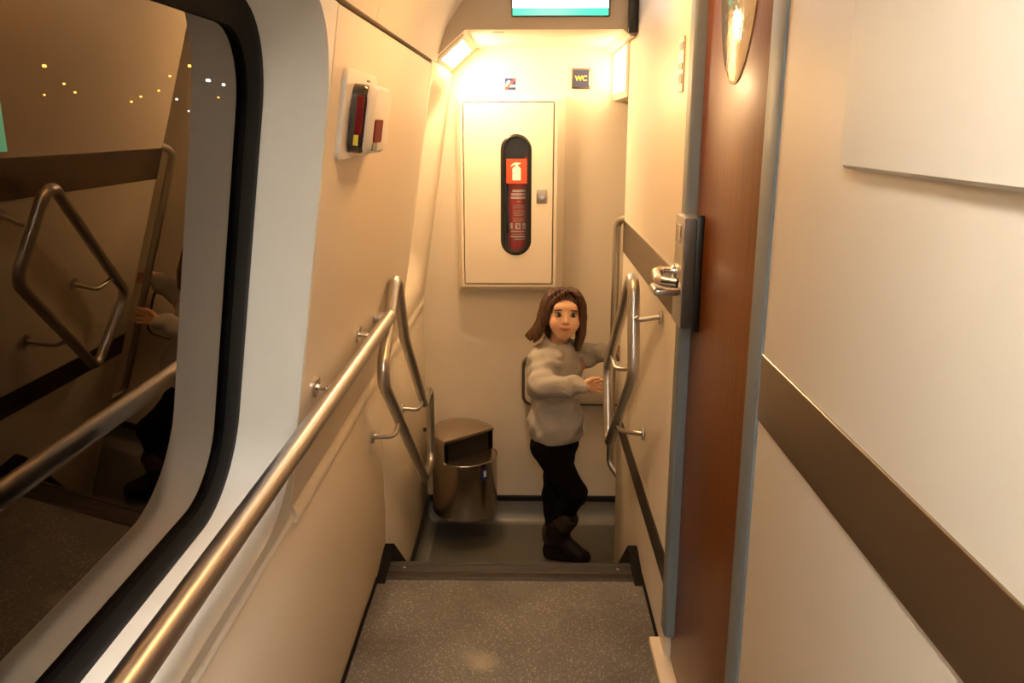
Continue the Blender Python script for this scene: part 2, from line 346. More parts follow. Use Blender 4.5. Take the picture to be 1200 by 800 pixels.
# window panel: flat panel with a broad concave splay down to the gasket
ZB, ZT = LEDGE+.024, ZJ-.004
WG = (-.45, 1.492, .700, 1.572, .16)          # gasket outer rounded rectangle: y0 y1 z0 z1 r
WO = (-.475, 1.510, .676, 1.597, .175)           # rim of the splay
WD = -.11
NC = 12
outer = rrect(*WO, n=NC); gask = rrect(*WG, n=NC); rect = rectmatch(Y0, 1.516, ZB, ZT, outer, NC)
LL = [(rect, -.022), (rect, 0), (outer, 0)]
for t, dp in ((.06, .002), (.14, .007), (.24, .015), (.36, .028), (.5, .045), (.7, .072), (.86, .094), (1, .11)):
    LL.append((lerp_loop(outer, gask, t), -dp))
obj('window_panel', loops(lean, LL), M['surround'], wl, ang=50)
wn = empty('window_1', lean(.4, WG[2], WD), 'large night window with black gasket in the left wall', kind=S)
gi = rrect(WG[0]+.05, WG[1]-.075, WG[2]+.045, WG[3]-.045, WG[4]-.04, n=NC)
gm = lerp_loop(gask, gi, .45)
gout = rrect(WG[0]-.01, WG[1]+.01, WG[2]-.01, WG[3]+.01, WG[4]+.01, n=NC)
obj('gasket', loops(lean, [(gout, WD-.02), (gout, WD-.002), (gask, WD+.004), (gm, WD+.007), (gi, WD+.001), (gi, WD-.016)]), M['gasket'], wn, ang=60)
pl = rrect(WG[0]+.01, WG[1]-.01, WG[2]+.01, WG[3]-.01, WG[4]-.01, n=NC)
pm = loops(lean, [(pl, WD-.014), (pl, WD-.008)], True, True)
po = obj('pane', pm, [M['panein'], M['pane']], wn, ang=0)
for p in po.data.polygons:      # only the room-side face carries the reflection
    if p.normal.dot(LN) > .9: p.material_index = 1
# second panel and the end panel with a tall rounded scoop
pp = rrect(1.520, 2.945, ZB+.012, ZT, .004, n=2)
obj('panel', loops(lean, [(pp, -.022), (pp, -.003), (rrect(1.523, 2.942, ZB+.015, ZT-.003, .004, n=2), 0)], True), M['wall'], wl, ang=20)
so = rrect(3.00, 3.66, .70, 1.585, .10, n=NC); si = rrect(3.12, 3.54, .86, 1.44, .08, n=NC)
rect2 = rectmatch(2.949, YB, ZB+.012, ZT+.01, so, NC); LL = [(rect2, -.06), (rect2, 0), (so, 0)]
for k in range(1, 7):
    t = k/6; LL.append((lerp_loop(so, si, t), -.085*(1-math.cos(t*math.pi))/2))
obj('scooped_panel', loops(lean, LL, True), M['wall'], wl, ang=50)
obj('backing', prism([(-.56, LEDGE), (-.53, LEDGE), (-.375, ZJ+.03), (-.41, ZJ+.03)], lambda u, v, t: Vector((u, t, v)), 1.56, 2.94), M['black'], wl, ang=0)
# ------------------------------------------------------------------ ceiling and bulkhead
cov = [(-.317, ZJ+.005), (-.306, 1.645), (-.278, 1.725), (-.228, 1.80), (-.13, 1.89), (0, 1.945), (.20, 1.97), (XR+.05, 1.972)]
cb = [(-.36, ZJ+.012), (-.35, 1.66), (-.31, 1.75), (-.25, 1.84), (-.14, 1.93), (0, 1.985), (.2, 2.01), (XR+.05, 2.01)]
def cove(y0, y1):
    n = len(cov); return prism(cov+cb[::-1], lambda u, v, t: Vector((u, t, v)), y0, y1)
cl = obj('ceiling', cove(Y0, 1.86), M['ceil'], label='curved pale ceiling over the corridor', kind=S, ang=45)
obj('panel', cove(1.863, YBH+.02), M['ceil'], cl, ang=45)
bk = [(-.335, 1.612), (-.215, 1.716), (.325, 1.716), (.352, 1.694), (.366, 1.694), (.366, 2.01), (-.02, 2.01), (-.12, 1.94), (-.25, 1.81), (-.295, 1.72), (-.33, 1.645)]
bh = obj('ceiling_bulkhead', prism(bk, lambda u, v, t: Vector((u, t, v)), YBH, YB), M['bulk'], label='lowered beige bulkhead over the stair holding the display', kind=S, ang=25)
bh.data.materials.append(M['ceil'])
for p in bh.data.polygons:
    if p.normal.z < -.3: p.material_index = 1
obj('vent_slot', box(-.125, -.085, 3.13, 3.14, 1.7145, 1.716), M['dark_band'], bh)
obj('seal', box(.340, .3725, YBH-.03, YBH+.02, 1.700, 1.99, .004), M['black'], bh)
# ------------------------------------------------------------------ back wall and the passage on the right
obj('wall_back', box(XL-.06, 1.34, YB, YB+.05, ZL-.06, 2.05), M['wall'], label='cream back wall of the stair landing', kind=S, ang=0)
obj('wall_passage', box(1.30, 1.34, YE-.05, YB, ZL, 2.0), M['wall'], label='cream wall closing the side passage', kind=S, ang=0)
obj('wall_cabin_end', box(XR+.05, 1.34, YE-.05, YE, ZL, 2.0), M['wall'], label='end wall of the toilet cabin', kind=S, ang=0)
obj('trim_lintel', box(.366, .44, YE, YB, 1.50, 2.0, .004), M['wall'], label='cream lintel over the side passage', kind=S)
obj('ceiling_passage', box(.44, 1.34, YE-.05, YB, 1.75, 1.80), M['ceil'], label='passage ceiling', kind=S, ang=0)
# ------------------------------------------------------------------ right wall
wr = obj('wall_right', box(XR, XR+.05, 1.985, YE, ZL, 1.99, .006), M['wall'], label='cream wall panel beside the stair on the right', kind=S)
obj('panel', box(XR, XR+.05, Y0, 1.288, -.05, 1.99, .003), M['wall'], wr)
obj('panel', box(XR+.012, XR+.05, 1.288, 1.985, 1.92, 1.99, .002), M['wall'], wr)
obj('steel_band', box(XR-.003, XR+.01, 1.99, YE-.003, .928, 1.048, .001, 1), M['steel_band'], wr)
obj('steel_band', box(XR-.003, XR+.01, Y0, 1.284, .944, 1.052, .001, 1), M['steel_band'], wr)
obj('lower_steel_band', box(XR-.003, XR+.01, 1.99, YE-.003, .205, .290, .001, 1), M['dark_band'], wr)  # lower steel strip, its mirrored dark floor painted as a dark base colour
# raised hatch near the camera
hp = rrect(-1.2, 1.005, 1.352, 1.90, .012, n=4); hq = rrect(-1.196, 1.001, 1.356, 1.896, .010, n=4)
fr_r = lambda u, v, d: Vector((XR-d, u, v))
obj('hatch', loops(fr_r, [(hp, -.002), (hp, .008), (hq, .012)], True), M['wall'], wr, ang=30)
# small notice plate beside the door
np_ = obj('notice_plate', box(XR-.004, XR, 2.105, 2.175, 1.478, 1.605, .001, 1), M['bin'], wr)
for (a, b) in ((1.575, 1.592), (1.53, 1.545), (1.497, 1.52)):
    obj('pictogram', box(XR-.0055, XR-.004, 2.115, 2.160, a, b), M['alu'], np_)
# ------------------------------------------------------------------ toilet door
dr = obj('door_1', box(XR+.012, XR+.045, 1.335, 1.965, .030, 1.92, .002), M['wood'], label='cherry veneer toilet door in the right wall', kind=S)
obj('frame', box(XR-.004, XR+.05, 1.288, 1.362, -.05, 1.99, .003), M['alu'], dr)
jb = obj('frame', box(XR-.014, XR+.05, 1.925, 1.985, .115, 1.95, .008, 3), M['alu'], dr)
obj('sill', box(XR-.028, XR+.05, 1.10, 2.075, 0, .022, .003), M['sill'], dr)
lk = obj('lock_case', box(XR-.030, XR+.012, 1.855, 1.955, .955, 1.205, .006), M['steel'], dr)
obj('case_edge', box(XR-.027, XR+.012, 1.845, 1.857, .957, 1.203, .002), M['dplate'], lk)
obj('case_gasket', box(XR-.004, XR+.014, 1.838, 1.85, .95, 1.21, .002), M['black'], lk)
obj('indicator', box(XR-.033, XR-.029, 1.875, 1.935, 1.145, 1.185, .002), M['chrome'], lk)
lev = fillet([(XR-.028, 1.925, 1.075), (XR-.078, 1.925, 1.075), (XR-.082, 1.835, 1.068), (XR-.045, 1.815, 1.066)], .022)
obj('handle', tube(lev, .011), M['chrome'], lk)
obj('rosette', disc((XR-.029, 1.925, 1.075), (-1, 0, 0), .018, .012, 20), M['chrome'], lk)
obj('grip', box(XR-.088, XR-.030, 1.860, 1.935, 1.028, 1.046, .006, 3), M['steel'], lk)
# oval frosted light in the door
ov = [(1.645+.150*math.cos(a), 1.735+.262*math.sin(a)) for a in [2*math.pi*k/48 for k in range(48)]]
ov2 = [(1.645+.142*math.cos(a), 1.735+.254*math.sin(a)) for a in [2*math.pi*k/48 for k in range(48)]]
fr_d = lambda u, v, d: Vector((XR+.012-d, u, v))
ovo = obj('oval_mirror', loops(fr_d, [(ov, -.001), (ov, .002), (ov2, .005)], True), M['ovalglass'], dr, ang=40)
# ------------------------------------------------------------------ closing wall behind the camera
obj('wall_front', box(XL-.1, XR+.1, Y0-.05, Y0, -.06, 2.05), M['wall'], label='cream end wall behind the viewer', kind=S, ang=0)
# ------------------------------------------------------------------ lamps
lm = empty('stair_lamp', (-.27, 3.4, 1.66), 'bright rectangular lamp set in the slanted corner above the stair', 'lamp')
fa = Vector((-.335, 0, 1.612)); fb = Vector((-.215, 0, 1.716)); fu = (fb-fa).normalized(); fn_ = Vector((fu.z, 0, -fu.x)); fw_ = (fb-fa).length
facet = lambda u, v, d: fa + fu*u + Vector((0, v, 0)) + fn_*d
A = rrect(.012, fw_-.012, 3.09, 3.70, .008, n=4); B = rrect(.016, fw_-.016, 3.095, 3.695, .008, n=4); C = rrect(.030, fw_-.026, 3.17, 3.64, .010, n=4); D = rrect(.032, fw_-.028, 3.175, 3.635, .010, n=4)
obj('lamp_frame', loops(facet, [(A, -.001), (A, .004), (B, .006), (C, .006), (D, .002)]), M['ceil'], lm)
obj('diffuser', loops(facet, [(C, .0015), (C, .003), (D, .0045)], True), M['lamp'], lm)
l2 = empty('passage_lamp', (.366, 3.5, 1.6), 'bright white lamp panel beside the WC sign over the passage', 'lamp')
fl2 = lambda u, v, d: Vector((.366-d, u, v))
A = rrect(3.26, 3.742, 1.520, 1.690, .006, n=4); B = rrect(3.27, 3.735, 1.528, 1.682, .006, n=4)
obj('lamp_frame', loops(fl2, [(A, -.001), (A, .003), (B, .004), (B, .002)]), M['ceil'], l2)
obj('diffuser', loops(fl2, [(B, .001), (B, .002), (rrect(3.273, 3.732, 1.531, 1.679, .006, n=4), .003)], True), M['plamp'], l2)
for (xa, xb, ya, yb, mm, lab) in ((-.13, .13, -1.20, .66, 'clamp', 'long white ceiling lamp with added louvre over the near corridor'), (.0, .2, 1.60, 2.30, 'wlamp', 'warm ceiling lamp over the head of the stair')):
    c3 = empty('ceiling_lamp', ((xa+xb)/2, (ya+yb)/2, 1.9), lab, 'lamp')
    if mm == 'clamp':      # added, unseen louvre: cheeks and slats keep the white light off the back wall
        for x in (xa, xb-.006): obj('light_cutoff_cheek', box(x, x+.006, ya, yb, 1.860, 1.975, .001, 1), M['white'], c3)
        n = 13
        for k in range(n+1):
            y = ya+(yb-ya-.004)*k/n; obj('slat', box(xa+.006, xb-.006, y, y+.004, 1.860, 1.925), M['white'], c3, ang=0)
        obj('diffuser', box(xa+.006, xb-.006, ya, yb, 1.930, 1.936), M[mm], c3)
    else:
        obj('lamp_frame', box(xa, xb, ya, yb, 1.888, 1.975, .004), M['white'], c3)
        obj('diffuser', box(xa+.012, xb-.012, ya+.015, yb-.015, 1.884, 1.889, .002), M[mm], c3)
# ------------------------------------------------------------------ display
ds = empty('display_screen', (.11, YBH, 1.76), 'lit information display with white field and green band', 'display')
a = atY(600, 19, YBH-.012); b = atY(715, 19, YBH-.012); ft = lambda u, v, d: Vector((u, YBH-.012-d, v))
z0 = a.z; H_ = .21
A = rrect(a.x-.001, b.x+.001, z0-.002, z0+H_, .006, n=4)
obj('housing', loops(ft, [(A, -.012), (A, -.001), (rrect(a.x, b.x, z0, z0+H_-.002, .005, n=4), 0)], True), M['dplate'], ds)
g = atY(600, 9.5, YBH-.012).z
obj('white_field', box(a.x+.002, b.x-.006, YBH-.0145, YBH-.0118, g, z0+H_-.006), M['screen'], ds, ang=0)
obj('green_band', box(a.x+.002, b.x-.006, YBH-.0145, YBH-.0118, z0+.002, g), M['screeng'], ds, ang=0)
# ------------------------------------------------------------------ wall stickers
wc = empty('wc_sign', (.22, YB, 1.55), 'small blue square sign with yellow letters WC', 'sign')
p0 = atY(670, 104, YB-.008); p1 = atY(692, 80, YB-.008); ft = lambda u, v, d: Vector((u, YB-.008-d, v))
obj('plate', box(p0.x, p1.x, YB-.008, YB, p0.z, p1.z, .002), M['steel_band'], wc)
obj('blue_face', box(p0.x+.007, p1.x-.006, YB-.009, YB-.007, p0.z+.007, p1.z-.006), M['slate'], wc, ang=0)
cx, cz = (p0.x+p1.x)/2, (p0.z+p1.z)/2
obj('lettering', text_mesh('WC', .029, lambda x, y, d: ft(cx+x, cz+y, .0014)), M['yellow'], wc, ang=0)
st = empty('notice_sticker', (-.07, YB, 1.55), 'tiny blue sticker with white pictogram and red slash', 'sticker')
p0 = atY(591.5, 105.5, YB-.002); p1 = atY(604.5, 91.5, YB-.002); W_ = p1.x-p0.x; Hh = p1.z-p0.z
obj('backing', box(p0.x, p1.x, YB-.002, YB, p0.z, p1.z), M['blue'], st, ang=0)
sp = lambda u, v, d: Vector((p0.x+u*W_, YB-.002-d, p0.z+v*Hh))
obj('pictogram', prism([(.08, .25), (.95, .25), (.95, .42), (.45, .46), (.5, .72), (.36, .84), (.14, .66)], lambda u, v, t: sp(u, v, t), 0, .0006), M['signwhite'], st, ang=0)
obj('red_slash', prism([(.0, .0), (.16, 0), (1, .9), (1, 1), (.84, 1), (0, .14)], lambda u, v, t: sp(u, v, t), .0006, .001), M['signred'], st, ang=0)
# ------------------------------------------------------------------ fire extinguisher cabinet
YC = YB-.105
fc = empty('fire_cabinet', (-.06, YB, .68), 'cream wall cabinet with an oval window showing the fire extinguisher', 'cabinet')
d0 = atY(545.5, 332, YC); d1 = atY(649, 120, YC); f0 = atY(545, 336, YC); f1 = atY(656.5, 112, YC)
ft = lambda u, v, d: Vector((u, YC-d, v))
bx0 = rrect(d0.x-.032, d1.x+.050, d0.z-.035, d1.z+.03, .012, n=8); bx1 = rrect(d0.x-.014, d1.x+.018, d0.z-.016, d1.z+.014, .008, n=8); bx2 = rrect(d0.x-.004, d1.x+.004, d0.z-.004, d1.z+.004, .006, n=8)
obj('body', loops(ft, [(bx0, -.105), (bx0, -.03), (bx1, -.004), (bx2, -.002), (bx2, -.012), (bx2, -.10)], True), M['wall'], fc, ang=30)
inn = rrect(d0.x+.03, d1.x-.03, d0.z+.03, d1.z-.03, .006, n=8)
obj('lining', loops(ft, [(bx2, -.099), (inn, -.0985)], True), M['inside'], fc, ang=0)
gx0 = atY(588, 298, YC); gx1 = atY(622, 158, YC); rr = (gx1.x-gx0.x)/2
s0 = rrect(gx0.x, gx1.x, gx0.z, gx1.z, rr, n=12); k_ = .014; s1 = rrect(gx0.x+k_, gx1.x-k_, gx0.z+k_, gx1.z-k_, rr-k_, n=12)
dl = rectmatch(d0.x, d1.x, d0.z, d1.z, s0, 12)
dl2 = [(d0.x+.002+(u-d0.x)*(d1.x-d0.x-.004)/(d1.x-d0.x), d0.z+.002+(v-d0.z)*(d1.z-d0.z-.004)/(d1.z-d0.z)) for u, v in dl]
dd = obj('door', loops(ft, [(dl, -.012), (dl, -.002), (dl2, 0), (s0, 0), (s0, -.012)]), M['wall'], fc, ang=30)
sm = lerp_loop(s0, s1, .5)
sb = rrect(gx0.x-.004, gx1.x+.004, gx0.z-.004, gx1.z+.004, rr+.004, n=12)
obj('window_seal', loops(ft, [(sb, 0), (s0, .004), (sm, .007), (s1, .003), (s1, -.01)]), M['black'], dd, ang=60)
obj('glass', loops(ft, [(s1, -.006), (s1, -.004)], True, True), M['cabglass'], dd, ang=0)
lx0 = atY(628.5, 238, YC); lx1 = atY(641, 222, YC)
lt = obj('latch', box(lx0.x, lx1.x, YC-.004, YC, lx0.z, lx1.z, .002), M['dplate'], dd)
lt.data.materials[0] = M['steel']
obj('key_hole', disc(((lx0.x+lx1.x)/2+.002, YC-.004, (lx0.z+lx1.z)/2-.006), (0, -1, 0), .009, .003, 16), M['chrome'], lt)
sx0 = atY(593.5, 215, YC+.002); sx1 = atY(617.5, 186, YC+.002)
sg = obj('pictogram_label', box(sx0.x, sx1.x, YC+.0005, YC+.0028, sx0.z, sx1.z), M['redsign'], dd, ang=0)
cx = (sx0.x+sx1.x)/2; ch = sx1.z-sx0.z; bz = sx0.z
pg = [(-.016, .13), (.016, .13), (.018, .16), (.018, .60), (.012, .68), (.006, .71), (.006, .76), (.017, .80), (.017, .84), (-.006, .85), (-.018, .79), (-.026, .70), (-.021, .69), (-.014, .76), (-.006, .77), (-.006, .71), (-.012, .68), (-.018, .60), (-.018, .16)]
obj('pictogram', prism([(cx+u, bz+v*ch) for u, v in pg], lambda u, v, t: Vector((u, YC+.0005-t, v)), 0, .0006), M['signwhite'], sg, ang=0)
# extinguisher standing inside
ec = ((gx0.x+gx1.x)/2+.006, YC+.054); ez0 = d0.z+.06; ezt = atY(600, 232, YC+.05).z+.10
fe = empty('fire_extinguisher', (ec[0], ec[1], ez0), 'red fire extinguisher standing inside the wall cabinet', 'extinguisher')
R = .043
obj('cylinder', lathe([(R*.8, ez0), (R, ez0+.012), (R, ezt-.05), (R*.93, ezt-.028), (R*.65, ezt-.01), (R*.3, ezt)], (ec[0], ec[1], 0), 36), M['red'], fe, ang=50)
obj('neck', lathe([(.010, ezt-.005), (.010, ezt+.025), (.014, ezt+.027), (.014, ezt+.04)], (ec[0], ec[1], 0), 20), M['dplate'], fe)
obj('lever', tube(fillet([(ec[0]-.004, ec[1], ezt+.038), (ec[0]+.02, ec[1]-.006, ezt+.055), (ec[0]+.04, ec[1]-.01, ezt+.075)], .02), .006), M['red'], fe)
obj('hose', tube(fillet([(ec[0]-.01, ec[1], ezt+.03), (ec[0]-.040, ec[1]-.010, ezt+.02), (ec[0]-.046, ec[1]-.022, ezt-.1), (ec[0]-.046, ec[1]-.022, ezt-.25)], .02), .006), M['black'], fe)
def wrap(t0, t1, za, zb, m, parent, off=.0006, n=6):
    V, F = [], []
    for k in range(n+1):
        t = math.radians(t0+(t1-t0)*k/n)
        for z in (za, zb): V.append((ec[0]+(R+off)*math.sin(t), ec[1]-(R+off)*math.cos(t), z))
    for k in range(n): F.append((2*k, 2*k+2, 2*k+3, 2*k+1))
    return obj('print_line', raw(V, F), m, parent, ang=60)
lab0 = atY(600, 283, YC+.02).z; lab1 = atY(600, 222, YC+.02).z
def lz(py): return atY(600, py, YC+.02).z
for (py, h, t0, t1) in ((223.5, 2.6, -30, 52), (227.5, 2.6, -40, 54), (231.5, 2.6, -42, 54), (236, 1.2, -4, 18), (240.5, 1, -22, 50), (243, 1, -22, 46), (247, 1, -22, 50), (249.5, 1, -22, 50), (252, 1, -22, 44), (256, 1, -22, 48), (258.5, 1, -22, 44), (271, 1.4, -40, 50), (274, 1, -30, 50), (277, 1.6, -42, 52), (280, 1, -24, 50)):
    wrap(t0, t1, lz(py+h/2), lz(py-h/2), M['signwhite'] if h > 1.2 else M['bulk'], fe)
for t0, t1 in ((-46, -28), (-12, 18), (30, 52)): wrap(t0, t1, lz(268), lz(261), M['signwhite'], fe)
wrap(0, 10, lz(266.5), lz(262.5), M['red'], fe, .0011); wrap(36, 44, lz(267), lz(264), M['red'], fe, .0011)
# ------------------------------------------------------------------ emergency box on the left wall
eb = empty('emergency_box', lean(1.76, 1.34, 0), 'white emergency box with smoked cover and red lever on the left wall', 'box')
A = rrect(1.605, 1.925, 1.335, 1.503, .02, n=6)
obj('base_plate', loops(lean, [(A, -.001), (A, .006), (rrect(1.609, 1.921, 1.338, 1.500, .018, n=6), .009)], True), M['white'], eb)
A = rrect(1.660, 1.890, 1.350, 1.480, .028, n=6); B = rrect(1.668, 1.888, 1.354, 1.476, .028, n=6)
bd = obj('smoked_body', loops(lean, [(A, .008), (A, .030), (B, .038)], True), M['lens'], eb)
A = rrect(1.668, 1.895, 1.350, 1.482, .03, n=6); B = rrect(1.684, 1.886, 1.358, 1.475, .03, n=6)
cv_ = obj('cover', loops(lean, [(A, .037), (A, .041), (B, .050)], True, True), M['white'], eb)
q = rrect(1.705, 1.79, 1.374, 1.418, .006, n=3)
obj('red_lever', loops(lean, [(q, .046), (q, .053)], True), M['dred'], cv_)
q = rrect(1.70, 1.75, 1.358, 1.373, .004, n=3)
obj('grey_insert', loops(lean, [(q, .048), (q, .0525)], True), M['alu'], cv_)
q = rrect(1.652, 1.667, 1.386, 1.458, .002, n=2)
obj('red_stripe', loops(lean, [(q, .022), (q, .034)], True), M['dred'], bd)
q = rrect(1.652, 1.667, 1.366, 1.386, .002, n=2)
obj('yellow_tag', loops(lean, [(q, .022), (q, .030)], True), M['yellow'], bd)
obj('catch', loops(lean, [(rrect(1.80, 1.83, 1.487, 1.491, .001, n=2), .008), (rrect(1.80, 1.83, 1.487, 1.491, .001, n=2), .0105)], True), M['dplate'], eb)
# ------------------------------------------------------------------ handrails
RX, RZ, RR = -.390, .870, .0185
hr = empty('handrail', (RX, 1.2, RZ), 'long straight steel handrail under the window', 'handrail')
obj('rail', tube(fillet([(RX, -1.2, RZ), (RX, 2.350, RZ), (-.428, 2.350, RZ)], .0), RR, seg=20) if False else tube([(RX, -1.2, RZ), (RX, 2.345, RZ), (RX, 2.350, RZ)], RR, seg=20, radii=[RR, RR, RR*.8]), M['steel'], hr)
obj('end_stub', tube([(RX-.004, 2.325, RZ), (lean(2.32, RZ, .0).x+.002, 2.325, RZ)], .0165, seg=18), M['steel'], hr)
for yy in (.30, 1.63, 2.075):
    p = lean(yy, .885, 0)
    br = obj('bracket', tube(fillet([p+LN*.004, p+LN*.030, Vector((RX, yy, RZ-.004))], .02), .0065), M['chrome'], hr)
    obj('flange', disc(p, LN, .022, .006), M['chrome'], br)
def hoop(name, x, pts, rads, wallx, brs, label):
    h = empty(name, (x, 2.6, 0), label, 'handrail', 'looped steel stair rails')
    obj('loop', tube(fillet([(x, a, b) for a, b in pts], rads, True, 9), .0175, True, 18), M['steel'], h)
    s = 1 if wallx > x else -1
    for (a, b, a2, b2) in brs:
        W = Vector((wallx, a2, b2)); Q = Vector((x, a, b))
        mid = Vector((x+s*.006, a*.3+a2*.7, b2-.008))
        br = obj('bracket', tube(fillet([Q, mid, W-Vector((s*.004, 0, 0))], .03), .0075), M['steel'], h)
        obj('flange', disc(W, (-s, 0, 0), .020, .006), M['steel'], br)
hoop('stair_rail', -.400, [(2.545, .965), (2.215, .725), (3.085, .050), (3.315, .020), (3.325, .352), (3.135, .340), (2.675, .720)], [.055, .06, .05, .05, .05, .05, .12], XL+.001,
     [(2.50, .505, 2.42, .475), (3.08, .375, 3.03, .355)], 'looped steel rail on the left wall above the bin')
hoop('stair_rail', .300, [(2.345, 1.005), (2.265, .720), (2.880, .275), (2.995, .540)], [.045, .07, .04, .06], XR-.004,
     [(2.262, .890, 2.262, .890), (2.87, .62, 2.74, .60), (2.66, .44, 2.50, .46)], 'looped steel rail on the right wall by the child')
# upright grab rail at the end of the right wall
gr = empty('grab_rail', (.352, 3.30, 0), 'tall upright grab rail at the end of the right wall', 'handrail')
obj('rail', tube(fillet([(.385, YE-.012+.005, 1.055), (.352, 3.305, 1.040), (.352, 3.305, .02), (.388, YE-.008, -.010)], .05), .0145, seg=16), M['steel'], gr)
# padded flap on the back wall behind the child
fp = empty('wall_flap', (.19, YB, .14), 'folded cream flap with brown rounded edge on the wall behind the child', 'flap')
q0 = atY(611.5, 474, YB-.035); ft = lambda u, v, d: Vector((u, YB-d, v))
A = rrect(q0.x, .47, q0.z, q0.z+.228, .045, n=8); B = rrect(q0.x+.008, .462, q0.z+.008, q0.z+.220, .042, n=8); C = rrect(q0.x+.014, .456, q0.z+.010, q0.z+.216, .040, n=8)
obj('edge', loops(ft, [(A, .0), (A, .042), (B, .050), (C, .050)]), M['dplate'], fp, ang=50)
obj('face', loops(ft, [(C, .02), (C, .050), (rrect(q0.x+.02, .45, q0.z+.016, q0.z+.210, .036, n=8), .053)], True), M['wall'], fp, ang=50)
# ------------------------------------------------------------------ waste bin
BC = Vector((-.278, 3.568, 0)); BR = .147; TH = math.radians(-46.0)       # facing direction angle
bf = Vector((math.cos(TH), math.sin(TH), 0)); bs = Vector((-bf.y, bf.x, 0))
bn = empty('waste_bin', (BC.x, BC.y, -.315), 'round brushed steel waste bin hung in the landing corner', 'bin')
z0, zo, zs, zt = -.315, -.045, -.040, .046
seg = 48
def ring(r, z, a0=0, a1=360, n=seg, tilt=0):
    return [BC + bf*(r*math.cos(math.radians(a0+(a1-a0)*k/n))) + bs*(r*math.sin(math.radians(a0+(a1-a0)*k/n))) + Vector((0, 0, z)) for k in range(n+1)]
CH = .032     # chord offset of the opening plane in front of the axis
ca = math.degrees(math.acos(CH/BR))
# lower shell: full cylinder up to the sill of the opening, back part goes on to the lid
V, F = [], []
prof = [(BR*.90, z0), (BR*.985, z0+.006), (BR, z0+.014), (BR, zo)]
for r, z in prof: V += ring(r, z)[:-1]
for i in range(len(prof)-1):
    for k in range(seg): F.append((i*seg+k, i*seg+(k+1) % seg, (i+1)*seg+(k+1) % seg, (i+1)*seg+k))
F.append(list(range(seg))[::-1])
obj('shell', raw(V, F), M['bin'], bn, ang=40)
def arc_wall(r, za, zb, a0, a1, n=32, th=.003):
    V, F = [], []
    for rr in (r, r-th):
        for z in (za, zb): V += ring(rr, z, a0, a1, n)
    m = n+1
    for k in range(n):
        F += [(k, k+1, m+k+1, m+k), (2*m+k, 3*m+k, 3*m+k+1, 2*m+k+1), (m+k, m+k+1, 3*m+k+1, 3*m+k), (k, 2*m+k, 2*m+k+1, k+1)]
    F += [(0, m, 3*m, 2*m), (n, 2*m+n, 3*m+n, m+n)]
    return raw(V, F)
obj('back_shell', arc_wall(BR, zo, zt, ca, 360-ca, 40), M['bin'], bn, ang=40)
# crescent sill sloping outwards below the opening
arc = ring(BR, zo, -ca, ca, 24); ch0, ch1 = arc[0], arc[-1]
inner = [ch0.lerp(ch1, k/24)+Vector((0, 0, zs-zo)) for k in range(25)]
V = arc+inner; F = [(k, k+1, 25+k+1, 25+k) for k in range(24)]
obj('sill', raw(V, F), M['bin'], bn, ang=40)
obj('sill_rim', tube(arc, .003, seg=8), M['bin'], bn)
# lid: slightly domed, cut along the chord
V, F = [], []; nA = 40
for j, (s, dz) in enumerate(((1.0, 0), (1.0, .012), (.97, .017), (.7, .027), (.35, .034), (.0, .036))):
    rg = ring(BR+.002, zt, ca-2, 360-ca+2, nA); cen = BC - bf*(BR*.35) + Vector((0, 0, zt))
    V += [cen.lerp(p, s)+Vector((0, 0, dz+(.10*(CH-(cen.lerp(p, s)-BC).dot(bf)) if j else 0))) for p in rg]
m = nA+1
for j in range(5):
    for k in range(nA): F.append((j*m+k, j*m+k+1, (j+1)*m+k+1, (j+1)*m+k))
    F.append((j*m+nA, j*m, (j+1)*m, (j+1)*m+nA))
F.append([k for k in range(m)][::-1])
obj('lid', raw(V, F), M['bin'], bn, ang=25)
p0 = ch0 + Vector((0, 0, zs-zo)); p1 = ch1 + Vector((0, 0, zs-zo))
obj('liner', box(-.118, .118, -.10, .004, zs-.02, zt-.002, 0, fr=(BC+bf*(CH-.006), bs, bf, Vector((0, 0, 1)))), M['black'], bn)
t = TH-math.radians(4); sn = Vector((math.cos(t), math.sin(t), 0)); su = Vector((-sn.y, sn.x, 0)); so_ = BC+sn*(BR+.0012)
stk = obj('sticker', box(-.017, .017, -.002, .0006, -.118, -.068, 0, fr=(so_, su, sn, Vector((0, 0, 1)))), M['blue'], bn, ang=0)
obj('pictogram', box(-.004, .009, .0006, .001, -.106, -.078, 0, fr=(so_, su, sn, Vector((0, 0, 1)))), M['signwhite'], stk, ang=0)
for dx in (-.02,): obj('wall_mount', box(BC.x-.08, BC.x+.06, BC.y+.10, YB, -.20, .03, .004), M['dplate'], bn)
obj('lid_hinge', box(XL+.001, BC.x-.10, BC.y+.07, BC.y+.085, zt-.01, zt+.006, .002), M['dplate'], bn)
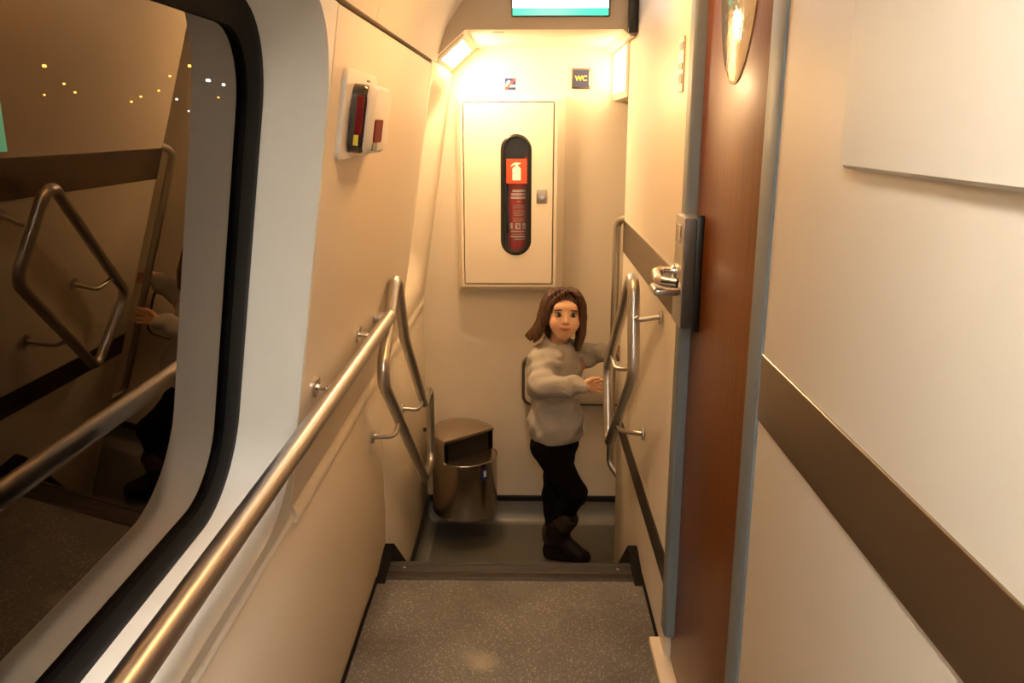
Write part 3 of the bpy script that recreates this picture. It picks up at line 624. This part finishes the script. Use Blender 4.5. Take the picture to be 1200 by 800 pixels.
# ------------------------------------------------------------------ implicit surfaces for the child
class Field:
    def __init__(s, lo, hi, h):
        s.lo = np.array(lo, np.float32); s.h = h; s.n = np.ceil((np.array(hi)-np.array(lo))/h).astype(int)+1
        s.f = np.full(s.n, .05, np.float32)
    def _sl(s, a, b, m):
        i0 = np.maximum(((np.minimum(a, b)-m-s.lo)/s.h).astype(int), 0); i1 = np.minimum(((np.maximum(a, b)+m-s.lo)/s.h).astype(int)+2, s.n)
        sl = tuple(slice(i0[k], i1[k]) for k in range(3))
        g = np.meshgrid(*[s.lo[k]+s.h*np.arange(i0[k], i1[k], dtype=np.float32) for k in range(3)], indexing='ij')
        return sl, np.stack(g, -1)
    def _put(s, sl, d, k, op):
        f = s.f[sl]
        if op == 'add':
            h = np.maximum(k-np.abs(f-d), 0)/k; s.f[sl] = np.minimum(f, d)-h*h*k*.25
        else:
            d = -d; h = np.maximum(k-np.abs(f-d), 0)/k; s.f[sl] = np.maximum(f, d)+h*h*k*.25
    def cap(s, a, b, ra, rb, k=.012, op='add'):
        a = np.array(a, np.float32); b = np.array(b, np.float32); R = max(ra, rb)
        sl, p = s._sl(a-R, b+R, k+.03) if False else s._sl(np.minimum(a, b)-R, np.maximum(a, b)+R, k+.02)
        if 0 in p.shape: return s
        ab = b-a; t = np.clip(((p-a)@ab)/max(1e-9, ab@ab), 0, 1)
        d = np.linalg.norm(p-a-t[..., None]*ab, axis=-1)-(ra+(rb-ra)*t)
        s._put(sl, d, k, op); return s
    def ell(s, c, r, Rm=None, k=.012, op='add'):
        c = np.array(c, np.float32); r = np.array(r, np.float32); R = r.max()
        sl, p = s._sl(c-R, c+R, k+.02)
        if 0 in p.shape: return s
        q = p-c
        if Rm is not None: q = q@Rm                       # Rm columns = local axes
        k0 = np.linalg.norm(q/r, axis=-1); k1 = np.linalg.norm(q/(r*r), axis=-1)+1e-9
        s._put(sl, k0*(k0-1)/k1, k, op); return s
    def plane(s, c, n, k=.004):                            # keep the side n points away from
        c = np.array(c, np.float32); n = np.array(n, np.float32); n /= np.linalg.norm(n)
        sl, p = s._sl(s.lo, s.lo+s.h*s.n, 0); d = (p-c)@n
        f = s.f[sl]; h = np.maximum(k-np.abs(f-d), 0)/k; s.f[sl] = np.maximum(f, d)+h*h*k*.25; return s
    def warp(s, fn):
        sl, p = s._sl(s.lo, s.lo+s.h*s.n, 0); s.f[sl] += fn(p).astype(np.float32); return s
    def mesh(s):
        f = s.f; f[0], f[-1] = .05, .05; f[:, 0], f[:, -1] = .05, .05; f[:, :, 0], f[:, :, -1] = .05, .05
        ins = f < 0; n = np.array(f.shape)-1
        cnt = np.zeros(n, np.int8); 
        C = [(i, j, k) for i in (0, 1) for j in (0, 1) for k in (0, 1)]
        for i, j, k in C: cnt += ins[i:n[0]+i, j:n[1]+j, k:n[2]+k]
        act = (cnt > 0) & (cnt < 8); idx = np.argwhere(act); ids = np.full(n, -1, np.int32); ids[act] = np.arange(len(idx))
        val = np.stack([f[idx[:, 0]+i, idx[:, 1]+j, idx[:, 2]+k] for i, j, k in C], 1)
        pos = np.zeros((len(idx), 3)); num = np.zeros(len(idx))
        for a in range(8):
            for b in range(a+1, 8):
                if sum(x != y for x, y in zip(C[a], C[b])) != 1: continue
                va, vb = val[:, a], val[:, b]; m = (va < 0) != (vb < 0); t = np.where(m, va/np.where(m, va-vb, 1), 0)
                pt = np.array(C[a])+t[:, None]*(np.array(C[b])-np.array(C[a])); pos += np.where(m[:, None], pt, 0); num += m
        V = s.lo + s.h*(idx+pos/num[:, None]); F = []
        for ax in range(3):
            u, v = (ax+1) % 3, (ax+2) % 3
            sa = [slice(None)]*3; sb = [slice(None)]*3; sa[ax] = slice(0, -1); sb[ax] = slice(1, None)
            a, b = ins[tuple(sa)], ins[tuple(sb)]
            for flip, m in ((False, a & ~b), (True, ~a & b)):
                e = np.argwhere(m); e = e[(e[:, u] > 0) & (e[:, v] > 0) & (e[:, u] < f.shape[u]-1) & (e[:, v] < f.shape[v]-1)]
                q = []
                for du, dv in ((1, 1), (0, 1), (0, 0), (1, 0)):
                    c = e.copy(); c[:, u] -= du; c[:, v] -= dv; q.append(ids[c[:, 0], c[:, 1], c[:, 2]])
                q = np.stack(q, 1); F.append(q[:, ::-1] if flip else q)
        F = np.concatenate(F); me = bpy.data.meshes.new('m')
        me.vertices.add(len(V)); me.vertices.foreach_set('co', V.astype(np.float32).ravel())
        me.loops.add(F.size); me.loops.foreach_set('vertex_index', F.astype(np.int32).ravel())
        me.polygons.add(len(F)); me.polygons.foreach_set('loop_start', np.arange(0, F.size, 4, dtype=np.int32))
        me.update(calc_edges=True); me.validate(); return me
# ------------------------------------------------------------------ the child: joints from the photograph, feet on the landing
G = 3.34
def J(px, py, dy=0.): return np.array(atY(px, py, G+dy))
hd = J(660.5, 367.5, -.01)                                       # head centre at eye level
hf = np.array([.075, -1, .13]); hf /= np.linalg.norm(hf)       # face direction
hu = np.array([.05, 0, 1.]); hu -= hf*(hu@hf); hu /= np.linalg.norm(hu)
hs = np.cross(hu, hf)                                          # sideways axis, towards the viewer's right
HM = np.stack([hs, hf, hu], 1)
HS = 1.0
def HP(a, b, c): return hd + HS*(hs*a + hf*b + hu*c)
ctr = J(650, 470)                                              # torso axis
tf = np.array([.80, -.60, 0]); tr_ = np.array([tf[1], -tf[0], 0])    # torso facing, torso right (towards viewer)
neck = J(651.5, 404, .01); chest = J(650, 440, .01); waist = J(651, 490, .01); hip = J(650, 520, .01)
shR = neck + tr_*.098 + np.array([0, 0, -.058]); shL = neck - tr_*.098 + np.array([0, 0, -.050])
elR = J(633, 452, -.17); wrR = J(683, 452.5, -.185); 
elL = J(690, 417, .075); wrL = J(713, 409, .02)
hipR = hip + tr_*.052; hipL = hip - tr_*.052
knL = J(649, 583, .03); anL = J(650, 641, .035); knR = J(674, 578, -.06); anR = J(655, 622, -.03)
lo = np.array([-.10, 2.98, ZL-.01]); hi = np.array([.42, 3.56, .80])
child = empty('person', (float(hip[0]), G, ZL), 'child in grey fleece and black trousers holding the stair rail', 'person')
B = Field(lo, hi, .0026)
# skull, face, neck
B.ell(HP(0, -.016, .026), (.068, .083, .074), HM, .01)
B.ell(HP(0, .020, -.030), (.057, .060, .064), HM, .03)
B.ell(HP(0, .046, -.078), (.024, .024, .018), HM, .03)
for s in (-1, 1):
    B.ell(HP(s*.033, .050, -.036), (.024, .022, .025), HM, .02)
    B.ell(HP(s*.029, .083, .000), (.017, .012, .010), HM, .010, 'sub')
    B.ell(HP(s*.069, -.004, -.012), (.010, .018, .028), HM, .008)
B.ell(HP(0, .062, .028), (.045, .018, .022), HM, .02)
B.cap(HP(0, .077, .004), HP(0, .089, -.024), .0065, .0095, .012)
for s in (-1, 1): B.ell(HP(s*.0085, .082, -.029), (.007, .008, .006), HM, .006)
B.ell(HP(0, .074, -.054), (.022, .012, .013), HM, .012)
B.cap(HP(0, -.02, -.05), neck+np.array([0, 0, -.03]), .036, .040, .02)
# trunk, arms and legs (under the clothes)
B.ell((chest+neck)/2+np.array([0, 0, -.02]), (.085, .115, .10), np.stack([tf, tr_, [0, 0, 1]], 1), .02)
B.cap(chest, waist, .085, .080, .03); B.cap(waist, hip, .080, .085, .03)
for a, b, c in ((shR, elR, wrR), (shL, elL, wrL)):
    B.cap(neck+np.array([0, 0, -.05]), a, .045, .036, .02); B.cap(a, b, .034, .027, .015); B.cap(b, c, .026, .020, .012)
for a, b, c in ((hipR, knR, anR), (hipL, knL, anL)):
    B.cap(a, b, .058, .038, .02); B.cap(b, c, .037, .026, .015); B.cap(c, c+np.array([.02, 0, -.005]), .024, .02, .01)
# hands: palm, four fingers of unequal length, thumb; both reach for steel rails
def hand(wr, fwd, up, side, curl, spread, th, scale=1.0):
    fwd = np.array(fwd)/np.linalg.norm(fwd); up = np.array(up)-fwd*(np.array(up)@fwd); up /= np.linalg.norm(up); lat = np.cross(fwd, up)*side
    s = scale; Rm = np.stack([fwd, up, lat], 1)
    B.cap(wr-fwd*.02, wr+fwd*.012*s, .019, .018*s, .008)
    B.ell(wr+fwd*.036*s, (.034*s, .026*s, .012*s), Rm, .010)
    for i, (o, L) in enumerate(((.019, .050), (.0065, .056), (-.0065, .052), (-.018, .041))):
        a = wr+fwd*.058*s+up*o*s; d = fwd*math.cos(curl*.3)+lat*math.sin(curl*.3)+up*spread*(o/.02); d /= np.linalg.norm(d)
        b = a+d*L*.45*s; d2 = fwd*math.cos(curl)+lat*math.sin(curl)+up*spread*(o/.02); d2 /= np.linalg.norm(d2)
        c = b+d2*L*.32*s; d3 = fwd*math.cos(curl*1.6)+lat*math.sin(curl*1.6); e = c+d3*L*.25*s
        B.cap(a-fwd*.018*s, a, .0075*s, .0078*s, .004); B.cap(a, b, .0076*s, .0070*s, .0025); B.cap(b, c, .0070*s, .0064*s, .0025); B.cap(c, e, .0064*s, .0056*s, .0025)
    a = wr+fwd*.016*s+up*.022*s+lat*.004; b = a+(fwd*.75+up*th+lat*.3)*.026*s; c = b+(fwd*.95+up*th*.3+lat*.3)*.024*s
    B.cap(wr+fwd*.012*s, a, .013*s, .0105*s, .006); B.cap(a, b, .0100*s, .0085*s, .004); B.cap(b, c, .0085*s, .0065*s, .0025)
hand(wrR, (.92, .38, -.10), (.10, 0, 1), 1, .35, .35, .55, .95)
hand(wrL, (.80, -.60, .05), (.1, 0, 1), 1, .9, .10, .4, .95)
body = obj('body', B.mesh(), M['skin'], child, ang=180)
# eyes, brows, lips
def blob(name, prims, m, parent, h=.0012, pad=.006):
    cs = np.array([p[0] for p in prims]); R = max(max(p[1]) for p in prims)+pad
    f = Field(cs.min(0)-R, cs.max(0)+R, h)
    for c, r, Rm, k in prims: f.ell(c, r, Rm, k)
    return obj(name, f.mesh(), m, parent, ang=180)
for s in (-1, 1):
    e = blob('eye', [(HP(s*.029, .0665, .0005), (.0160, .0110, .0105), HM, .002)], M['eyew'], body)
    blob('iris', [(HP(s*.029+.001, .0745, .0008), (.0084, .0035, .0086), HM, .002)], M['iris'], e, .001)
    blob('eyelid', [(HP(s*.029+dx, .0740-abs(dx)*.35, .0100-abs(dx)*.22), (.006, .0038, .0024), HM, .002) for dx in (-.012, -.006, 0, .006, .012)], M['brow'], body, .001)
    blob('eyebrow', [(HP(s*.030+dx*s, .0795-abs(dx)*.30, .0210-max(0, dx)*.22), (.007, .004, .0028), HM, .003) for dx in (-.013, -.005, .004, .013)], M['brow'], body, .001)
blob('lips', [(HP(dx, .0865-abs(dx)*.45, -.0510+abs(dx)*.16), (.007, .0040, .0026), HM, .003) for dx in (-.017, -.008, 0, .008, .017)], M['lip'], body, .001)
blob('lips', [(HP(dx, .0860-abs(dx)*.45, -.0610+abs(dx)*.40), (.007, .0044, .0034), HM, .003) for dx in (-.013, -.006, 0, .006, .013)], M['lip'], body, .001)
blob('mouth', [(HP(dx, .0860-abs(dx)*.45, -.0558+abs(dx)*.22), (.008, .0034, .0028), HM, .003) for dx in (-.014, -.007, 0, .007, .014)], M['mouth'], body, .001)
# hair: cap around the skull, hanging curtains on both sides and behind
hl = Field(hd-np.array([.20, .18, .22]), hd+np.array([.20, .20, .16]), .0028)
hl.ell(HP(0, -.018, .028), (.075, .090, .079), HM, .01)
hl.ell(HP(-.01, -.070, -.040), (.066, .040, .095), HM, .03)
def lock(pts, rads, k=.008, n=4):
    P_ = [np.array(p) for p in pts]; m = len(P_)
    out = []
    for i in range(m-1):
        a, b = P_[i], P_[i+1]; p_, q_ = P_[max(i-1, 0)], P_[min(i+2, m-1)]
        for t in [x/n for x in range(n)]:
            out.append((.5*((2*a)+(b-p_)*t+(2*p_-5*a+4*b-q_)*t*t+(3*a-p_-3*b+q_)*t**3), rads[i]+(rads[i+1]-rads[i])*t))
    out.append((P_[-1], rads[-1]))
    for (a, ra), (b, rb) in zip(out, out[1:]): hl.cap(a, b, ra, rb, k)
rng = np.random.RandomState(3)
for i in range(12):           # viewer's left: swings away from the shoulder
    t = i/11; y = .030-.105*t; e = rng.uniform(-.01, .01)
    lock([HP(.012, .030-.07*t, .100-.01*t), HP(-.042, y+.008, .086), HP(-.070, y, .042), HP(-.078-.004*t, y-.006, -.012), HP(-.088-.010*t, y-.012, -.062), HP(-.104-.030*t+e, y-.022, -.108+e-.012*math.sin(t*5))], [.007, .010, .0115, .013, .012, .004])
for i in range(10):           # viewer's right: falls straight to the chest
    t = i/9; y = .030-.10*t; e = rng.uniform(-.008, .008)
    lock([HP(.016, .030-.07*t, .100-.01*t), HP(.048, y+.006, .084), HP(.071, y, .042), HP(.076, y-.002, -.012), HP(.075+.002*t, y+.004, -.075), HP(.062+e*.5, y+.016, -.140+e)], [.007, .010, .0115, .0125, .012, .004])
hl.ell(HP(.002, .104, -.018), (.054, .068, .096), HM, .010, 'sub')
hl.ell(HP(0, .020, -.030), (.053, .058, .062), HM, .006, 'sub')
for s_ in (-1, 1): lock([HP(.014, .040, .099), HP(.014+s_*.028, .060, .084), HP(.006+s_*.054, .050, .050), HP(s_*.066, .036, .005), HP(s_*.070, .030, -.04)], [.006, .008, .009, .009, .007])
def strands(p):
    q = (p-hd)@HM; ang = np.arctan2(q[..., 0], q[..., 1]+.02)
    return .0016*np.sin(ang*40+q[..., 2]*14+2*np.sin(q[..., 2]*25))+.0010*np.sin(ang*86-q[..., 2]*24)
hl.warp(strands)
obj('hair', hl.mesh(), M['hair'], child, ang=180)
# fleece sweater
TM = np.stack([tf, tr_, [0, 0, 1.]], 1)
Sw = Field(lo, hi, .0034)
Sw.ell(neck+np.array([0, 0, -.075]), (.088, .122, .075), TM, .02)
Sw.cap(chest, waist, .098, .102, .04); Sw.ell(chest, (.098, .122, .12), TM, .03); Sw.ell(waist+np.array([0, 0, -.035]), (.108, .122, .105), TM, .04)
Sw.cap(waist+tf*.012, waist+tf*.01+np.array([0, 0, -.08]), .098, .094, .03)
for a, b, c, r in ((shR, elR, wrR, 1), (shL, elL, wrL, .95)):
    Sw.cap(neck+np.array([0, 0, -.055]), a, .060, .056*r, .03); Sw.cap(a, b, .055*r, .049*r, .02); Sw.cap(b, b+(c-b)*.72, .049*r, .040*r, .02)
    Sw.cap(b+(c-b)*.70, b+(c-b)*.86, .040*r, .036*r, .012); Sw.cap(b+(c-b)*.88, c, .029*r, .027*r, .008)
# stand-up collar and hood lying behind the neck
cb_ = neck+np.array([.003, -.002, 0])
for k in range(22):
    a = 2*math.pi*k/22; u = math.cos(a); v = math.sin(a)
    p = cb_ + tf*(.050*u+.003) + tr_*.053*v + np.array([0, 0, .020-.010*u])
    p2 = p + (tf*u+tr_*v)*.014 + np.array([0, 0, -.050]); Sw.cap(p, p2, .009, .017, .006)
for k in range(13):
    a = math.radians(50+260*k/12); u = math.cos(a); v = math.sin(a)
    p = cb_ + tf*(.074*u+.004) + tr_*.084*v + np.array([0, 0, -.022+.004*u]); Sw.ell(p, (.028, .028, .020), None, .008)
    p = cb_ + tf*(.092*u-.004) + tr_*.096*v + np.array([0, 0, -.056]); Sw.ell(p, (.026, .026, .022), None, .006)
Sw.ell(cb_-tf*.090+np.array([0, 0, -.085]), (.036, .070, .060), TM, .02)
Sw.cap(neck+np.array([0, 0, -.012])+tf*.003, neck+np.array([0, 0, .10])+tf*.003, .040, .044, .004, 'sub')
hem = J(651, 513.5).tolist()
Sw.plane(hem, (.05, 0, -1), .012)
def folds(p):
    q = p-chest; u = q@tf; v = q@tr_; z = q[..., 2]
    w = .0040*np.sin(z*62+u*45+1.8*np.sin(v*26)+1.2*np.sin(u*33)) + .0030*np.sin(u*80-z*48+v*44+1.5*np.sin(z*40))
    return w*np.clip(1.0-np.abs(z+.05)*1.5, .25, 1)
Sw.warp(folds)
swo = obj('sweater', Sw.mesh(), M['fleece'], child, ang=180)
em = chest+tf*.096-tr_*.058+np.array([0, 0, .045])
blob('emblem', [(em, (.014, .013, .020), TM, .004)], M['emblem'], swo, .002)
hemring = []
# trousers
Tr = Field(np.array([lo[0], lo[1], ZL+.03]), np.array([hi[0], hi[1], .26]), .0034)
Tr.ell(hip+np.array([0, 0, .01]), (.088, .102, .085), TM, .02)
for a, b, c in ((hipR, knR, anR), (hipL, knL, anL)):
    Tr.cap(a, b, .072, .050, .025); Tr.cap(b, c+np.array([0, 0, .03]), .050, .036, .015)
Tr.plane(J(651, 508).tolist(), (0, 0, 1), .01)
Tr.warp(lambda p: .0018*np.sin(p[..., 2]*75+p[..., 0]*60+2*np.sin(p[..., 1]*50)))
obj('trousers', Tr.mesh(), M['trouser'], child, ang=180)
# boots: shaft, foot, sole; near one lifted on its toe
def boot(an, toe_dir, tilt, heel_drop, lab):
    d = np.array(toe_dir)/np.linalg.norm(toe_dir)
    f = Field(an-np.array([.16, .14, .16]), an+np.array([.20, .14, .14]), .003)
    up = np.array([0, 0, 1.]); dd = d*math.cos(tilt)-up*math.sin(tilt); uu = d*math.sin(tilt)+up*math.cos(tilt)
    heel = an - uu*heel_drop - dd*.012
    toe = heel + dd*.135
    f.cap(an+uu*.075-dd*.006, an, .047, .043, .02); f.cap(an, heel+uu*.032, .043, .036, .02)
    f.cap(heel+uu*.030, toe+uu*.020, .036, .030, .02); f.cap(heel+uu*.02, toe+uu*.014+dd*.004, .034, .033, .01)
    f.plane((heel).tolist(), (-uu).tolist(), .008)
    b = obj('boot', f.mesh(), M['boot'], child, ang=180)
    g = Field(an-np.array([.1, .1, .02]), an+np.array([.1, .1, .15]), .003)
    g.cap(an+uu*.078-dd*.006, an+uu*.052-dd*.006, .051, .050, .01); g.cap(an+uu*.04, an+uu*.2, .040, .041, .004, 'sub')
    obj('cuff', g.mesh(), M['bootcuff'], b, ang=180)
boot(anL, (.96, -.22, 0), 0.0, float(anL[2]-ZL), 'l')
boot(anR, (.90, -.35, 0), math.radians(32), .050, 'r')
# ------------------------------------------------------------------ outside in the dark: lamp heads
obj('ground_outside', box(-70, -1.2, -20, 110, -2.65, -2.6), M['ground'], label='dark ground outside the train window', kind=S, ang=0)
def street(px, py, dist, white, wide=1.0, s=1.0):
    d = ray(px, py); h = math.hypot(d[0], d[1]); p = Vector(d*(dist/h)) + Vector((0, 0, CAMH))
    return p
LAMPS = [(52, 77, 34, 0, 'largest orange street lamp at upper left of the window'), (75, 98, 52, 0, 'faint orange lamp left of the reflected rail'), (88, 108, 40, 0, 'orange street lamp second from the left cluster'),
         (52, 111, 70, 0, 'tiny dim orange lamp under the large one'), (154, 119, 46, 0, 'orange lamp left of the reflected door edge'), (165, 113, 50, 0, 'small orange lamp touching the reflected door edge'), (186, 106, 48, 0, 'orange lamp just right of the reflected door edge'),
         (199, 89, 52, 0, 'orange lamp in the middle cluster'), (222, 77, 36, 0, 'bright orange street lamp in upper middle of the window'), (207, 116, 50, 1, 'white lamp low in the middle cluster'), (221, 130, 60, 1, 'pale white lamp below the middle cluster'),
         (270, 42, 30, 0, 'orange lamp by the upper right window corner'), (256, 114, 38, 0, 'orange lamp low near the window gasket'), (244, 94, 34, 1, 'bright white floodlight near the window gasket'), (262, 99, 40, 1, 'smaller white floodlight beside the bright one')]
for px, py, dist, wh, lab in LAMPS:
    p = street(px, py, dist, wh); s = 1.4*dist/987
    st_ = empty('street_lamp', (p.x, p.y, -2.6), lab, 'street lamp', 'lamps outside the window')
    big = 1.5 if ('largest' in lab or 'bright' in lab) else (1.0 if dist < 55 else .8)
    wx = 2.6 if 'bright white' in lab else 1.3
    obj('bulb', box(p.x-s*big*.7, p.x+s*big*.7, p.y-s*big*wx*.8, p.y+s*big*wx*.8, p.z-s*big*.75, p.z+s*big*.55, s*big*.45, 2), M['ledw'] if wh else M['sodium'], st_)
    obj('hood', box(p.x-s*big, p.x+s*big, p.y-s*big*wx, p.y+s*big*wx, p.z+s*big*.6, p.z+s*big*.9, s*.1, 1), M['pole'], st_)
    obj('pole', tube([(p.x, p.y, -2.6), (p.x, p.y, p.z+s*big*.8)], .012, seg=6), M['pole'], st_)
# green lit station sign beyond the glass at the left edge
p = atX(-2, 100, -7.0); q = atX(-2, 178, -7.0)
ex = empty('station_sign', (p.x, p.y-.2, -2.6), 'green lit station sign at the left edge of the window', 'sign')
obj('panel', box(p.x-.06, p.x, p.y-.75, p.y, q.z, p.z, .01), M['exit'], ex)
obj('post', tube([(p.x-.03, p.y-.4, -2.6), (p.x-.03, p.y-.4, q.z+.01)], .02, seg=10), M['pole'], ex)
